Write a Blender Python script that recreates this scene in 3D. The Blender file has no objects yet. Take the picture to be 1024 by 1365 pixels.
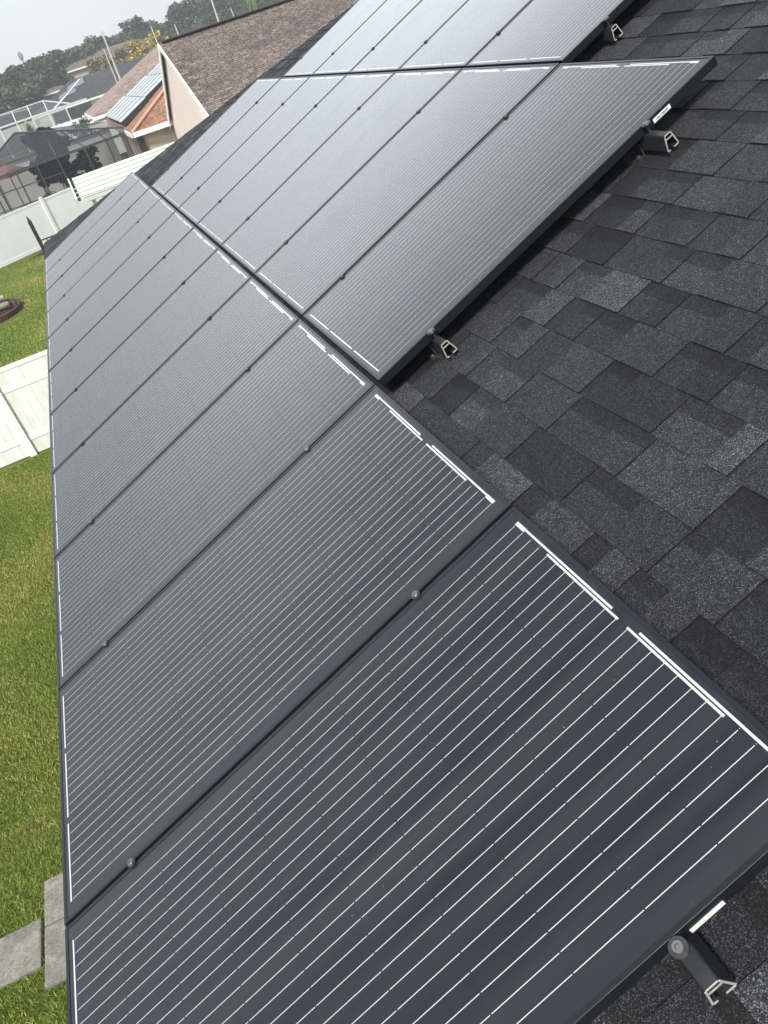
import bpy, math, random
import numpy as np
from mathutils import Matrix, Vector
R = math.radians
sc = bpy.context.scene
col = sc.collection

# ------------------------------------------------------------------ camera
cd = bpy.data.cameras.new('camera')
cam = bpy.data.objects.new('camera', cd); col.objects.link(cam)
cd.sensor_fit = 'VERTICAL'; cd.sensor_height = 36.0; cd.sensor_width = 27.0
cd.lens = 28.0; cd.clip_start = 0.05; cd.clip_end = 3000
rw = ((0.894745, -0.413767, 0.168016), (-0.357202, -0.437286, 0.825341), (-0.268028, -0.798485, -0.539058))
cam.matrix_world = Matrix([[rw[i][0], -rw[i][1], -rw[i][2], (0.8709, -1.5870, 5.1160)[i]] for i in range(3)] + [[0, 0, 0, 1]])
sc.camera = cam

# ------------------------------------------------------------------ sky, sun, exposure
SUN_EL, SUN_AZ = 46.0, -143.0          # azimuth from +Y, clockwise towards +X
w = bpy.data.worlds.new('World'); sc.world = w; w.use_nodes = True
nt = w.node_tree; nt.nodes.clear()
N = nt.nodes.new; L = nt.links.new
out = N('ShaderNodeOutputWorld'); bg = N('ShaderNodeBackground'); bg.inputs[1].default_value = 0.12
sky = N('ShaderNodeTexSky'); sky.sky_type = 'NISHITA'; sky.sun_disc = False
sky.sun_elevation = R(SUN_EL); sky.sun_rotation = R(SUN_AZ); sky.dust_density = 4.0; sky.air_density = 1.0
tc = N('ShaderNodeTexCoord'); mp = N('ShaderNodeMapping'); mp.inputs['Scale'].default_value = (1.0, 1.0, 2.6)
nz = N('ShaderNodeTexNoise'); nz.inputs['Scale'].default_value = 1.7; nz.inputs['Detail'].default_value = 5
rp = N('ShaderNodeValToRGB')
rp.color_ramp.elements[0].position = 0.32; rp.color_ramp.elements[0].color = (4.25, 4.6, 4.92, 1)
rp.color_ramp.elements[1].position = 0.68; rp.color_ramp.elements[1].color = (5.35, 5.7, 5.98, 1)
mx = N('ShaderNodeMix'); mx.data_type = 'RGBA'; mx.inputs[0].default_value = 0.88
L(tc.outputs['Generated'], mp.inputs[0]); L(mp.outputs[0], nz.inputs['Vector']); L(nz.outputs['Fac'], rp.inputs[0])
# broad bright part of the cloud deck, ahead over the far roofs, and a brighter deck overhead
def wmath(op, a_, b_):
    k = N('ShaderNodeMath'); k.operation = op
    for s_, q in zip(k.inputs, (a_, b_)):
        if hasattr(q, 'is_output'): L(q, s_)
        else: s_.default_value = q
    return k.outputs[0]
sxyz = N('ShaderNodeSeparateXYZ'); L(tc.outputs['Generated'], sxyz.inputs[0])
mr = N('ShaderNodeMapRange'); mr.interpolation_type = 'SMOOTHSTEP'; mr.inputs['From Min'].default_value = 0.10; mr.inputs['From Max'].default_value = 0.42
L(sxyz.outputs[2], mr.inputs['Value'])
mr2 = N('ShaderNodeMapRange'); mr2.interpolation_type = 'SMOOTHSTEP'; mr2.inputs['From Min'].default_value = 0.28; mr2.inputs['From Max'].default_value = 0.70
mr2.inputs['To Min'].default_value = 1.0; mr2.inputs['To Max'].default_value = 0.0
L(sxyz.outputs[2], mr2.inputs['Value'])
fw = wmath('MAXIMUM', sxyz.outputs[1], 0.0)
lobe = wmath('MULTIPLY', wmath('MULTIPLY', wmath('MULTIPLY', wmath('MULTIPLY', fw, fw), mr.outputs[0]), mr2.outputs[0]), wmath('MULTIPLY', wmath('ADD', wmath('MULTIPLY', sxyz.outputs[0], 0.85), 1.0), 2.15))
gain = wmath('ADD', wmath('ADD', lobe, 0.66), wmath('MULTIPLY', mr2.outputs[0], 0.22))
vm = N('ShaderNodeVectorMath'); vm.operation = 'SCALE'; L(rp.outputs[0], vm.inputs[0]); L(gain, vm.inputs['Scale'])
L(sky.outputs[0], mx.inputs[6]); L(vm.outputs[0], mx.inputs[7]); L(mx.outputs[2], bg.inputs[0]); L(bg.outputs[0], out.inputs[0])
sd = bpy.data.lights.new('sun', 'SUN'); sd.energy = 2.7; sd.angle = R(11); sd.color = (1.0, 0.96, 0.9)
so = bpy.data.objects.new('sun', sd); col.objects.link(so)
a, e = R(SUN_AZ), R(SUN_EL)
so.rotation_euler = Vector((-math.sin(a)*math.cos(e), -math.cos(a)*math.cos(e), -math.sin(e))).to_track_quat('-Z', 'Y').to_euler()
sc.view_settings.view_transform = 'Standard'; sc.view_settings.look = 'None'
sc.view_settings.exposure = 0.9; sc.view_settings.gamma = 1.0
sc.render.engine = 'CYCLES'
sc.cycles.max_bounces = 8; sc.cycles.transparent_max_bounces = 16; sc.cycles.volume_bounces = 0
sc.cycles.use_denoising = True

# ------------------------------------------------------------------ mesh helpers
class MB:
    def __init__(s): s.v = []; s.f = []; s.c = []; s.uv = {}
    def face(s, pts, c=None):
        i = len(s.v); s.v += [tuple(p) for p in pts]; s.f.append(tuple(range(i, i+len(pts)))); s.c.append(c)
    def box(s, x0, x1, y0, y1, z0, z1, c=None, mat=None):
        p = [(x, y, z) for z in (z0, z1) for y in (y0, y1) for x in (x0, x1)]
        if mat is not None: p = [tuple(mat @ Vector(q)) for q in p]
        i = len(s.v); s.v += p
        for q in ((0,2,3,1), (4,5,7,6), (0,1,5,4), (1,3,7,5), (3,2,6,7), (2,0,4,6)):
            s.f.append(tuple(i+k for k in q)); s.c.append(c)
    def bar(s, a, b, w, h=None, c=None, up=(0,0,1)):
        h = h or w; a = Vector(a); b = Vector(b); d = b-a; ln = d.length; d.normalize()
        u = Vector(up)
        if abs(d.dot(u)) > .98: u = Vector((0,1,0))
        x = u.cross(d).normalized(); y = d.cross(x)
        m = Matrix(((x.x, y.x, d.x, a.x), (x.y, y.y, d.y, a.y), (x.z, y.z, d.z, a.z), (0,0,0,1)))
        s.box(-w/2, w/2, -h/2, h/2, 0, ln, c, m)
    def tube(s, pts, rad, n=8, c=None, cap=True):
        rings = []
        for k, p in enumerate(pts):
            p = Vector(p); q0 = Vector(pts[max(k-1,0)]); q1 = Vector(pts[min(k+1,len(pts)-1)])
            d = (q1-q0).normalized(); u = Vector((0,0,1)) if abs(d.z) < .95 else Vector((1,0,0))
            x = u.cross(d).normalized(); y = d.cross(x); r = rad[k] if isinstance(rad, (list, tuple)) else rad
            i = len(s.v); rings.append(i)
            for j in range(n):
                t = 2*math.pi*j/n; s.v.append(tuple(p + x*(r*math.cos(t)) + y*(r*math.sin(t))))
        for a_, b_ in zip(rings, rings[1:]):
            for j in range(n):
                s.f.append((a_+j, a_+(j+1)%n, b_+(j+1)%n, b_+j)); s.c.append(c)
        if cap:
            s.f.append(tuple(rings[0]+j for j in range(n))[::-1]); s.c.append(c)
            s.f.append(tuple(rings[-1]+j for j in range(n))); s.c.append(c)
    def disc(s, cx, cy, z0, z1, r, n=20, hole=0.0, c=None):
        prof = [(hole, z0), (r, z0), (r, z1*0.75+z0*.25), (r*.92, z1), (hole, z1)]
        i0 = len(s.v); k = len(prof)
        for j in range(n):
            t = 2*math.pi*j/n
            for (q, z) in prof: s.v.append((cx+q*math.cos(t), cy+q*math.sin(t), z))
        for j in range(n):
            for m in range(k-1):
                a_ = i0+j*k+m; b_ = i0+((j+1)%n)*k+m
                s.f.append((a_, b_, b_+1, a_+1)); s.c.append(c)
    def extrude(s, poly, y0, y1, c=None, caps=True):     # poly in local x,z, extruded along y
        n = len(poly); i = len(s.v)
        for y in (y0, y1):
            for (x, z) in poly: s.v.append((x, y, z))
        for j in range(n):
            s.f.append((i+j, i+(j+1)%n, i+n+(j+1)%n, i+n+j)); s.c.append(c)
        if caps:
            s.f.append(tuple(i+j for j in range(n))); s.c.append(c); s.f.append(tuple(i+n+j for j in range(n))[::-1]); s.c.append(c)
    def build(s, name, m, parent=None, smooth=False, bevel=0):
        me = bpy.data.meshes.new(name); me.from_pydata(s.v, [], s.f); me.update()
        if any(c is not None for c in s.c):
            at = me.attributes.new('tone', 'FLOAT_COLOR', 'FACE')
            arr = np.array([(c if c is not None else (1,1,1))+(1,) if len(c if c is not None else (1,1,1)) == 3 else c for c in s.c], dtype=np.float32)
            at.data.foreach_set('color', arr.ravel())
        o = bpy.data.objects.new(name, me); col.objects.link(o)
        if m is not None: me.materials.append(m)
        if parent is not None: o.parent = parent
        if smooth:
            for p in me.polygons: p.use_smooth = True
        if bevel:
            b = o.modifiers.new('bevel', 'BEVEL'); b.width = bevel; b.segments = 2; b.limit_method = 'ANGLE'
        return o

def tag(o, label=None, cat=None, group=None, kind=None):
    if label: o['label'] = label
    if cat: o['category'] = cat
    if group: o['group'] = group
    if kind: o['kind'] = kind
    return o
def empty(name, loc=(0,0,0), rot=(0,0,0), label=None, cat=None, group=None):
    o = bpy.data.objects.new(name, None); o.empty_display_size = 0.2; col.objects.link(o)
    o.location = loc; o.rotation_euler = rot
    return tag(o, label, cat, group)
def copy_tree(o, parent=None):
    c = o.copy(); col.objects.link(c); c.parent = parent
    for ch in o.children: copy_tree(ch, c)
    return c

# ------------------------------------------------------------------ materials
class NT:
    def __init__(s, name):
        s.m = bpy.data.materials.new(name); s.m.use_nodes = True; s.t = s.m.node_tree; s.t.nodes.clear()
        s.out = s.n('ShaderNodeOutputMaterial'); s.p = s.n('ShaderNodeBsdfPrincipled'); s.l(s.p.outputs[0], s.out.inputs[0])
    def n(s, k): return s.t.nodes.new(k)
    def l(s, a, b): s.t.links.new(a, b)
    def set(s, sock, v):
        if hasattr(v, 'is_output'): s.l(v, sock)
        elif isinstance(v, (tuple, list)) and len(v) == 3 and sock.type == 'RGBA': sock.default_value = (*v, 1)
        else: sock.default_value = v
    def math(s, op, a, b=0.0, c=None):
        k = s.n('ShaderNodeMath'); k.operation = op; s.set(k.inputs[0], a); s.set(k.inputs[1], b)
        if c is not None: s.set(k.inputs[2], c)
        return k.outputs[0]
    def mix(s, f, a, b, mode='MIX'):
        k = s.n('ShaderNodeMix'); k.data_type = 'RGBA'; k.blend_type = mode
        s.set(k.inputs[0], f); s.set(k.inputs[6], a); s.set(k.inputs[7], b); return k.outputs[2]
    def ramp(s, f, stops):
        k = s.n('ShaderNodeValToRGB'); s.set(k.inputs[0], f); cr = k.color_ramp
        while len(cr.elements) < len(stops): cr.elements.new(0.5)
        for el, (p, c) in zip(cr.elements, stops):
            el.position = p; el.color = (*c, 1) if isinstance(c, (tuple, list)) else (c, c, c, 1)
        return k.outputs[0]
    def coord(s, scale=(1,1,1), rot=(0,0,0)):
        t = s.n('ShaderNodeTexCoord'); m = s.n('ShaderNodeMapping'); m.inputs['Scale'].default_value = scale; m.inputs['Rotation'].default_value = rot
        s.l(t.outputs['Object'], m.inputs[0]); return m.outputs[0]
    def noise(s, v, scale, detail=3, rough=.5):
        k = s.n('ShaderNodeTexNoise'); s.l(v, k.inputs['Vector']); k.inputs['Scale'].default_value = scale
        k.inputs['Detail'].default_value = detail; k.inputs['Roughness'].default_value = rough; return k.outputs['Fac']
    def vor(s, v, scale, o='Color'):
        k = s.n('ShaderNodeTexVoronoi'); s.l(v, k.inputs['Vector']); k.inputs['Scale'].default_value = scale; return k.outputs[o]
    def attr(s, name='tone'):
        k = s.n('ShaderNodeAttribute'); k.attribute_name = name; return k.outputs['Color']
    def bump(s, h, strength, dist):
        k = s.n('ShaderNodeBump'); k.inputs['Strength'].default_value = strength; k.inputs['Distance'].default_value = dist
        s.l(h, k.inputs['Height']); s.l(k.outputs[0], s.p.inputs['Normal'])
    def base(s, c, rough=.7, metal=0.0, spec=.5):
        s.set(s.p.inputs['Base Color'], c); s.set(s.p.inputs['Roughness'], rough); s.set(s.p.inputs['Metallic'], metal)
        s.set(s.p.inputs['Specular IOR Level'], spec); return s

def plain(name, c, rough=.6, metal=0.0, var=.12, scale=6.0, spec=.5, bump=0.0):
    k = NT(name); v = k.coord(); f = k.noise(v, scale, 5, .6)
    lo = tuple(x*(1-var) for x in c); hi = tuple(min(x*(1+var), 1) for x in c)
    k.base(k.ramp(f, [(.3, lo), (.7, hi)]), rough, metal, spec)
    if bump: k.bump(k.noise(v, scale*12, 4), .6, bump)
    return k.m

def toned(name, rough=.8, spec=.3, tint=1.0):              # base colour carried per face
    k = NT(name); k.base(k.attr(), rough, 0, spec); return k.m

def m_shingle():
    k = NT('charcoal_shingle'); v = k.coord()
    g = k.vor(v, 560.0); sp = k.n('ShaderNodeSeparateColor'); k.l(g, sp.inputs[0])
    gr = k.ramp(sp.outputs[0], [(0.0, .12), (.45, .5), (.75, 1.1), (.92, 2.7), (1.0, 5.2)])
    tint = k.mix(sp.outputs[1], (.92, .98, 1.1), (1.05, 1.0, .96))
    big = k.ramp(k.noise(v, 1.6, 4), [(.3, .8), (.7, 1.2)])
    mid = k.ramp(k.noise(v, 55.0, 3), [(.3, .72), (.7, 1.28)])
    c = k.mix(1.0, k.attr(), gr, 'MULTIPLY'); c = k.mix(1.0, c, tint, 'MULTIPLY'); c = k.mix(1.0, c, big, 'MULTIPLY'); c = k.mix(1.0, c, mid, 'MULTIPLY')
    k.base(c, .85, 0, .35); k.bump(sp.outputs[2], 1.0, .0016); return k.m

PH, PW = 1.647, 1.0085             # panel length up the slope and width along the eave
def m_glass():
    k = NT('black_cells_under_glass'); t = k.n('ShaderNodeTexCoord'); sx = k.n('ShaderNodeSeparateXYZ')
    k.l(t.outputs['Object'], sx.inputs[0]); x, y = sx.outputs[0], sx.outputs[1]
    P = 0.0388; Y0 = -12*P
    M = k.math
    lt = lambda a, b: M('LESS_THAN', a, b)
    inr = lambda q, a_, b_: M('MULTIPLY', M('GREATER_THAN', q, a_), M('LESS_THAN', q, b_))
    ly = M('DIVIDE', M('SUBTRACT', y, Y0), P)
    dist = M('MULTIPLY', M('ABSOLUTE', M('SUBTRACT', M('FRACT', ly), .5)), P)
    line = M('MULTIPLY', lt(dist, .00082), M('MULTIPLY', lt(M('ABSOLUTE', x), .793), lt(M('ABSOLUTE', y), 12*P)))
    cx = M('DIVIDE', M('ADD', x, .79), .158)
    gd = M('MULTIPLY', M('ABSOLUTE', M('SUBTRACT', M('FRACT', M('ADD', cx, .5)), .5)), .158)
    line = M('MULTIPLY', line, M('GREATER_THAN', gd, .0017))
    yk = lambda q: Y0 + P*(q+.5)
    up = lambda x0, hw: inr(x, x0-hw, x0+hw)
    o_ = M('ADD', inr(y, yk(0)-.004, yk(10)+.012), inr(y, yk(13)-.012, yk(23)+.004))
    i_ = M('ADD', inr(y, yk(4)-.004, yk(11)+.004), inr(y, yk(12)-.004, yk(19)+.004))
    lo = M('ADD', M('ADD', inr(y, yk(0)-.004, yk(7)+.006), inr(y, yk(8)-.006, yk(15)+.006)), inr(y, yk(16)-.006, yk(23)+.004))
    bars = M('ADD', M('ADD', M('MULTIPLY', o_, up(.7985, .0027)), M('MULTIPLY', i_, up(.7900, .0026))), M('MULTIPLY', lo, up(-.796, .0026)))
    ends = M('MULTIPLY', M('ADD', inr(y, yk(0)-.004, yk(1)), inr(y, yk(22), yk(23)+.004)), up(.7965, .0055))
    silver = M('MINIMUM', M('ADD', M('ADD', line, bars), ends), 1.0)
    # individual cells differ a little
    cb = k.n('ShaderNodeCombineXYZ'); k.l(M('FLOOR', cx), cb.inputs[0]); k.l(M('FLOOR', M('DIVIDE', ly, 4.0)), cb.inputs[1])
    inf = k.n('ShaderNodeObjectInfo'); k.l(inf.outputs['Random'], cb.inputs[2])
    wn = k.n('ShaderNodeTexWhiteNoise'); k.l(cb.outputs[0], wn.inputs[0])
    cell = k.mix(wn.outputs[0], (.0080, .0104, .0178), (.0100, .0125, .0200))
    v = k.coord()
    v2 = k.coord((.35, 5.0, 1.0))
    dust = k.ramp(k.noise(v2, 1.6, 5, .6), [(.35, 0.0), (.75, 1.0)])
    sm = k.ramp(k.noise(v, 3.1, 4), [(.35, 0.0), (.7, 1.0)])
    cell = k.mix(k.math('MULTIPLY', dust, .20), cell, (.10, .10, .10))
    spk = k.n('ShaderNodeTexVoronoi'); k.l(v, spk.inputs['Vector']); spk.inputs['Scale'].default_value = 26.0; spk.inputs['Randomness'].default_value = 1.0
    spm = M('MULTIPLY', lt(spk.outputs['Distance'], .045), k.ramp(k.noise(v, 5.0, 2), [(.56, 0.0), (.6, 1.0)]))
    cell = k.mix(k.math('MULTIPLY', spm, .35), cell, (.45, .44, .40))
    c = k.mix(silver, cell, (.50, .51, .49))
    rg = M('ADD', M('MULTIPLY', sm, .05), M('ADD', .10, M('MULTIPLY', dust, .06)))
    k.base(c, rg, 0, .5); k.p.inputs['IOR'].default_value = 1.45
    k.bump(k.noise(v, 900.0, 2), .08, .0004)
    return k.m

def m_brick_roof(name, c1, c2, cm, rot=0.0, bw=.42, rh=.135, var=.18):
    k = NT(name); v = k.coord((1, 1, 1), (0, 0, rot))
    b = k.n('ShaderNodeTexBrick'); k.l(v, b.inputs['Vector'])
    b.inputs['Scale'].default_value = 1.0; b.inputs['Brick Width'].default_value = bw; b.inputs['Row Height'].default_value = rh
    b.inputs['Mortar Size'].default_value = .022; b.inputs['Mortar Smooth'].default_value = .3; b.inputs['Bias'].default_value = 0.0
    b.offset = .37; b.offset_frequency = 2; b.squash = .8; b.squash_frequency = 3
    k.set(b.inputs['Color1'], c1); k.set(b.inputs['Color2'], c2); k.set(b.inputs['Mortar'], cm)
    b2 = k.n('ShaderNodeTexBrick'); k.l(v, b2.inputs['Vector'])
    b2.inputs['Scale'].default_value = 1.0; b2.inputs['Brick Width'].default_value = bw*.61; b2.inputs['Row Height'].default_value = rh
    b2.inputs['Mortar Size'].default_value = .0; b2.offset = .23; b2.offset_frequency = 3
    k.set(b2.inputs['Color1'], (.72, .72, .72)); k.set(b2.inputs['Color2'], (1.25, 1.22, 1.2)); k.set(b2.inputs['Mortar'], (1, 1, 1))
    st = k.ramp(k.noise(k.coord(), .55, 5, .6), [(.3, 1-var), (.7, 1+var)])
    c = k.mix(1.0, b.outputs['Color'], b2.outputs['Color'], 'MULTIPLY'); c = k.mix(1.0, c, st, 'MULTIPLY')
    k.base(c, .9, 0, .25); k.bump(b.outputs['Fac'], -.6, .02); return k.m

def m_screen(name, c, fac):
    k = NT(name); k.base(c, .8, 0, .2); tr = k.n('ShaderNodeBsdfTransparent'); ms = k.n('ShaderNodeMixShader')
    ms.inputs[0].default_value = fac; k.l(tr.outputs[0], ms.inputs[1]); k.l(k.p.outputs[0], ms.inputs[2]); k.l(ms.outputs[0], k.out.inputs[0]); return k.m

def m_lawn():
    k = NT('lawn_grass_soil'); v = k.coord()
    f = k.noise(v, .9, 6, .62); f2 = k.noise(v, 14.0, 4, .6)
    c = k.ramp(f, [(.3, (.055, .085, .016)), (.52, (.10, .125, .026)), (.70, (.17, .155, .05))])
    c = k.mix(1.0, c, k.ramp(f2, [(.3, .6), (.7, 1.35)]), 'MULTIPLY'); k.base(c, .95, 0, .1); k.bump(f2, .8, .03); return k.m

def m_blades():
    k = NT('grass_blades'); k.base(k.attr(), .6, 0, .25)
    k.p.inputs['Subsurface Weight'].default_value = 0.0; return k.m

def m_concrete():
    k = NT('weathered_concrete'); v = k.coord()
    f = k.noise(v, 5.0, 6, .65); g = k.noise(v, 120.0, 3, .6); s_ = k.noise(v, 26.0, 4, .7)
    c = k.ramp(f, [(.3, (.155, .148, .128)), (.7, (.29, .278, .245))]); c = k.mix(1.0, c, k.ramp(g, [(.3, .62), (.7, 1.35)]), 'MULTIPLY')
    c = k.mix(1.0, c, k.ramp(s_, [(.3, .7), (.6, 1.1)]), 'MULTIPLY'); k.base(c, .9, 0, .2); k.bump(g, .7, .004); return k.m

def m_vinyl(name='white_vinyl', stain=.0):
    k = NT(name); v = k.coord((1, 1, .35)); f = k.noise(v, 2.2, 5, .6)
    c = k.ramp(f, [(.3, (.74, .77, .77)), (.7, (.81, .84, .84))])
    if stain:
        q = k.noise(k.coord((1.6, 1, .6)), 3.2, 5, .65); c = k.mix(k.ramp(q, [(.44, 0.0), (.75, stain)]), c, (.52, .53, .30))
    k.base(c, .45, 0, .4); return k.m

MS = m_shingle(); MG = m_glass()
M_FRAME = plain('black_anodised_aluminium', (.009, .011, .015), .36, .0, .15, 20, .4)
M_BACK = plain('panel_backsheet', (.02, .02, .022), .7)
M_RAIL = plain('black_rail_aluminium', (.022, .024, .028), .4, .0, .2, 30)
M_CUT = plain('cut_aluminium', (.47, .455, .41), .45, .2, .25, 60)
M_BOLT = plain('steel_bolt', (.20, .20, .20), .35, .6, .3, 80)
M_CLAMP = plain('dark_clamp_steel', (.045, .045, .048), .4, .2, .3, 80)
M_LABEL = plain('white_paper_label', (.72, .74, .70), .6)
M_PRINT = plain('label_print', (.05, .05, .05), .6)
M_LAWN = m_lawn(); M_BLADE = m_blades(); M_CONC = m_concrete()
M_VINYL = m_vinyl(); M_VINYL_ST = m_vinyl('stained_white_vinyl', .55)
M_CAGEW = plain('aged_white_frame', (.56, .57, .56), .6)
M_WHITE = plain('white_paint', (.78, .79, .77), .5, 0, .05)
M_COVER = plain('white_roof_pan', (.57, .60, .545), .4, 0, .05, 3)
M_STUCCO = plain('pale_pink_stucco', (.70, .59, .54), .85, 0, .05, 1.2, .2, .003)
M_TAN = plain('tan_stucco', (.42, .36, .30), .85, 0, .08, 2, .2)
M_DARK = plain('dark_opening', (.02, .021, .024), .6)
M_BRONZE = plain('bronze_aluminium', (.035, .04, .04), .5, 0, .15)
M_BLACK = plain('black_painted_metal', (.014, .015, .017), .5)
M_SCREEN = m_screen('dark_insect_screen', (.007, .008, .012), .60)
M_SCREEN_TOP = m_screen('dark_roof_screen', (.040, .043, .055), .62)
M_SCREEN_GREY = m_screen('grey_insect_screen', (.14, .15, .17), .38)
M_TONE = toned('leaf_tones', .75, .25)
M_BARK = plain('bark', (.10, .08, .06), .9, 0, .3, 8)
M_POLE = plain('pale_pole', (.48, .46, .40), .8, 0, .15)
M_SOIL = plain('mulch', (.06, .035, .025), .95, 0, .45, 14, .1, .02)
M_EDGE = plain('brick_red_edging', (.065, .025, .022), .8, 0, .25, 8)
M_LOG = plain('weathered_log', (.36, .30, .27), .85, 0, .35, 9)
M_LOGG = plain('mossy_log', (.20, .21, .15), .9, 0, .35, 9)
M_STONE = plain('grey_stone', (.46, .44, .41), .85, 0, .2, 9)
M_GREYWALL = plain('pale_grey_pool_deck', (.50, .50, .48), .85, 0, .08, 1.2)
M_UMB = plain('faded_red_canvas', (.30, .12, .12), .8, 0, .1)
M_SOLAR = plain('pale_heater_panel', (.36, .40, .42), .25, 0, .12, 1.5)
M_SOLARLINE = plain('heater_gap', (.08, .09, .10), .5)
M_BANK = plain('blue_grey_solar', (.15, .17, .21), .3)
M_TOWER = plain('grey_steel_tower', (.16, .17, .18), .7)
M_RUST = plain('rusty_metal_sheet', (.55, .46, .33), .7, 0, .45, 1.4)

# ------------------------------------------------------------------ frame of the near roof
TH = math.atan(5/12); CT, ST = math.cos(TH), math.sin(TH); Z0 = 3.3
def RP(u, v, n=0.0): return (v*CT - n*ST, u, Z0 + v*ST + n*CT)
ROOFROT = (0, -TH, 0)
NS = -0.118                                   # shingle surface below the panel plane
rnd = random.Random(5)

# ------------------------------------------------------------------ setting: ground
g = MB(); g.face([(-180, -40, 0), (210, -40, 0), (210, 400, 0), (-180, 400, 0)])
tag(g.build('ground', M_LAWN), kind='structure')

def blades(name, x0, x1, y0, y1, n, h, w_, seed, skip=()):
    r = np.random.default_rng(seed)
    x = r.uniform(x0, x1, n); y = r.uniform(y0, y1, n)
    keep = np.ones(n, bool)
    for (a0, a1, b0, b1) in skip: keep &= ~((x > a0) & (x < a1) & (y > b0) & (y < b1))
    x, y = x[keep], y[keep]; n = len(x)
    dry = (np.sin(x*2.3+1.7*np.sin(y*1.1))+np.sin(y*1.9+x*.8)+np.sin(y*.63-x*1.4)+r.normal(0, 1.0, n))/3.2
    t = r.uniform(0, 2*np.pi, n); hh = h*r.uniform(.5, 1.2, n); ww = w_*r.uniform(.7, 1.3, n)
    lean = r.uniform(.25, 1.1, n)*hh; ld = r.uniform(0, 2*np.pi, n)
    V = np.zeros((n, 3, 3)); V[:, 0] = np.stack([x-ww*np.cos(t), y-ww*np.sin(t), 0*x], 1); V[:, 1] = np.stack([x+ww*np.cos(t), y+ww*np.sin(t), 0*x], 1)
    V[:, 2] = np.stack([x+lean*np.cos(ld), y+lean*np.sin(ld), hh], 1)
    me = bpy.data.meshes.new(name); me.vertices.add(3*n); me.vertices.foreach_set('co', V.ravel())
    me.loops.add(3*n); me.loops.foreach_set('vertex_index', np.arange(3*n, dtype=np.int32)); me.polygons.add(n)
    me.polygons.foreach_set('loop_start', np.arange(0, 3*n, 3, dtype=np.int32)); me.update()
    g1 = np.array([.105, .172, .024]); g2 = np.array([.175, .225, .036]); g3 = np.array([.34, .28, .11])
    q = np.clip((dry+.9)/1.8, 0, 1)[:, None]; c = g1*(1-q)+g2*q
    dd = (r.uniform(0, 1, n) < np.clip(dry*.4+.10, .03, .5))[:, None]; c = 1.25*np.where(dd, g3, c)*r.uniform(.55, 1.5, (n, 1))
    at = me.attributes.new('tone', 'FLOAT_COLOR', 'FACE'); at.data.foreach_set('color', np.concatenate([c, np.ones((n, 1))], 1).astype(np.float32).ravel())
    me.materials.append(M_BLADE); o = bpy.data.objects.new(name, me); col.objects.link(o); return o
SLABS = [(-4.2, -1.748, 2.64, 3.05), (-1.725, -1.25, 2.44, 2.94), (-1.725, -1.25, 2.952, 3.37)]
tag(blades('grass', -3.6, -.9, 1.2, 12.5, 220000, .036, .0037, 3, SLABS), kind='stuff')
tag(blades('grass', -4.0, -.8, 12.9, 33.2, 110000, .05, .008, 4, [(-4, -2.25, 23.6, 26.4)]), kind='stuff')
lab = ['long stained concrete walkway slab running out across the grass', 'short concrete slab below the eave, nearer of the pair in line',
       'short concrete slab below the eave, farther of the pair in line']
for (x0, x1, y0, y1), lb in zip(SLABS, lab):
    b = MB(); b.box(x0, x1, y0, y1, -.03, .035); tag(b.build('concrete_slab', M_CONC, bevel=.012), lb, 'slab', 'concrete slabs beside the house')

# ------------------------------------------------------------------ the house under the panels
house = empty('house', (0, 0, 0), label='house with charcoal shingle hip roof carrying the black solar panels', cat='house')
HIP0, HIPK, RIDGE = 12.58, 1.02, 6.8
EXP = .1435
sh = MB()
def lerp(a_, b_, t): return a_+(b_-a_)*t
TONES = [(.0125, .0132, .0155), (.0175, .0185, .0215), (.0225, .0238, .0270), (.029, .0302, .0338), (.041, .0428, .0470)]
nco = int((RIDGE+.12)/EXP)+1
for i in range(nco):
    v0 = -.12 + i*EXP; v1 = v0+EXP+.01
    umax = HIP0 - HIPK*v0; umin = -12.0 + HIPK*(v0+EXP*.5)
    u = umin - rnd.random()*.2; hi = rnd.random() < .5
    wob = rnd.uniform(-.003, .003)
    while u < umax:
        wd = rnd.choice([.08, .10, .12, .14, .17, .20, .23]) if hi else rnd.choice([.08, .10, .13, .16, .20])
        ue = min(u+wd, umax)
        if ue <= umin: u = ue; hi = not hi; continue
        a0 = max(u, umin)
        if hi:
            tone = rnd.choices(TONES, [1, 3, 5, 4.2, 2.6])[0]; tb, tt = .0090, .0030
        else:
            tone = rnd.choices(TONES, [2.4, 4, 4, 2.0, .9])[0]; tb, tt = .0050, .0015
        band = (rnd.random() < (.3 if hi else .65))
        jit = rnd.uniform(.9, 1.1); tone = tuple(x*jit*1.1 for x in tone)
        gp = .0012
        uc = min(ue, HIP0-HIPK*v1+gp) if ue > HIP0-HIPK*v1-.01 else ue
        a1 = min(a0, uc-.002)
        A = RP(a0+gp, v0+wob, NS+tb); Bp = RP(ue-gp, v0+wob, NS+tb); Cp = RP(uc-gp, v1, NS+tt); D = RP(min(a0+gp, uc-gp), v1, NS+tt)
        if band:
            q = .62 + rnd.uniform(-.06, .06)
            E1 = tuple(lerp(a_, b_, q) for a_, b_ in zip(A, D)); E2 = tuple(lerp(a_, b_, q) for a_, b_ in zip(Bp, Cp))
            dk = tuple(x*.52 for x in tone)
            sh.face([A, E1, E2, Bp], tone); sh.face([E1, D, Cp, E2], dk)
        else:
            sh.face([A, D, Cp, Bp], tone)
        bt = (.012, .012, .013)
        A_, B_ = RP(a0+gp, v0+wob, NS-.004), RP(ue-gp, v0+wob, NS-.004)
        sh.face([A_, A, Bp, B_], bt)
        sh.face([A_, RP(min(a0+gp, uc-gp), v1, NS-.004), D, A], bt); sh.face([B_, Bp, Cp, RP(uc-gp, v1, NS-.004)], bt)
        u = ue; hi = not hi
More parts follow.
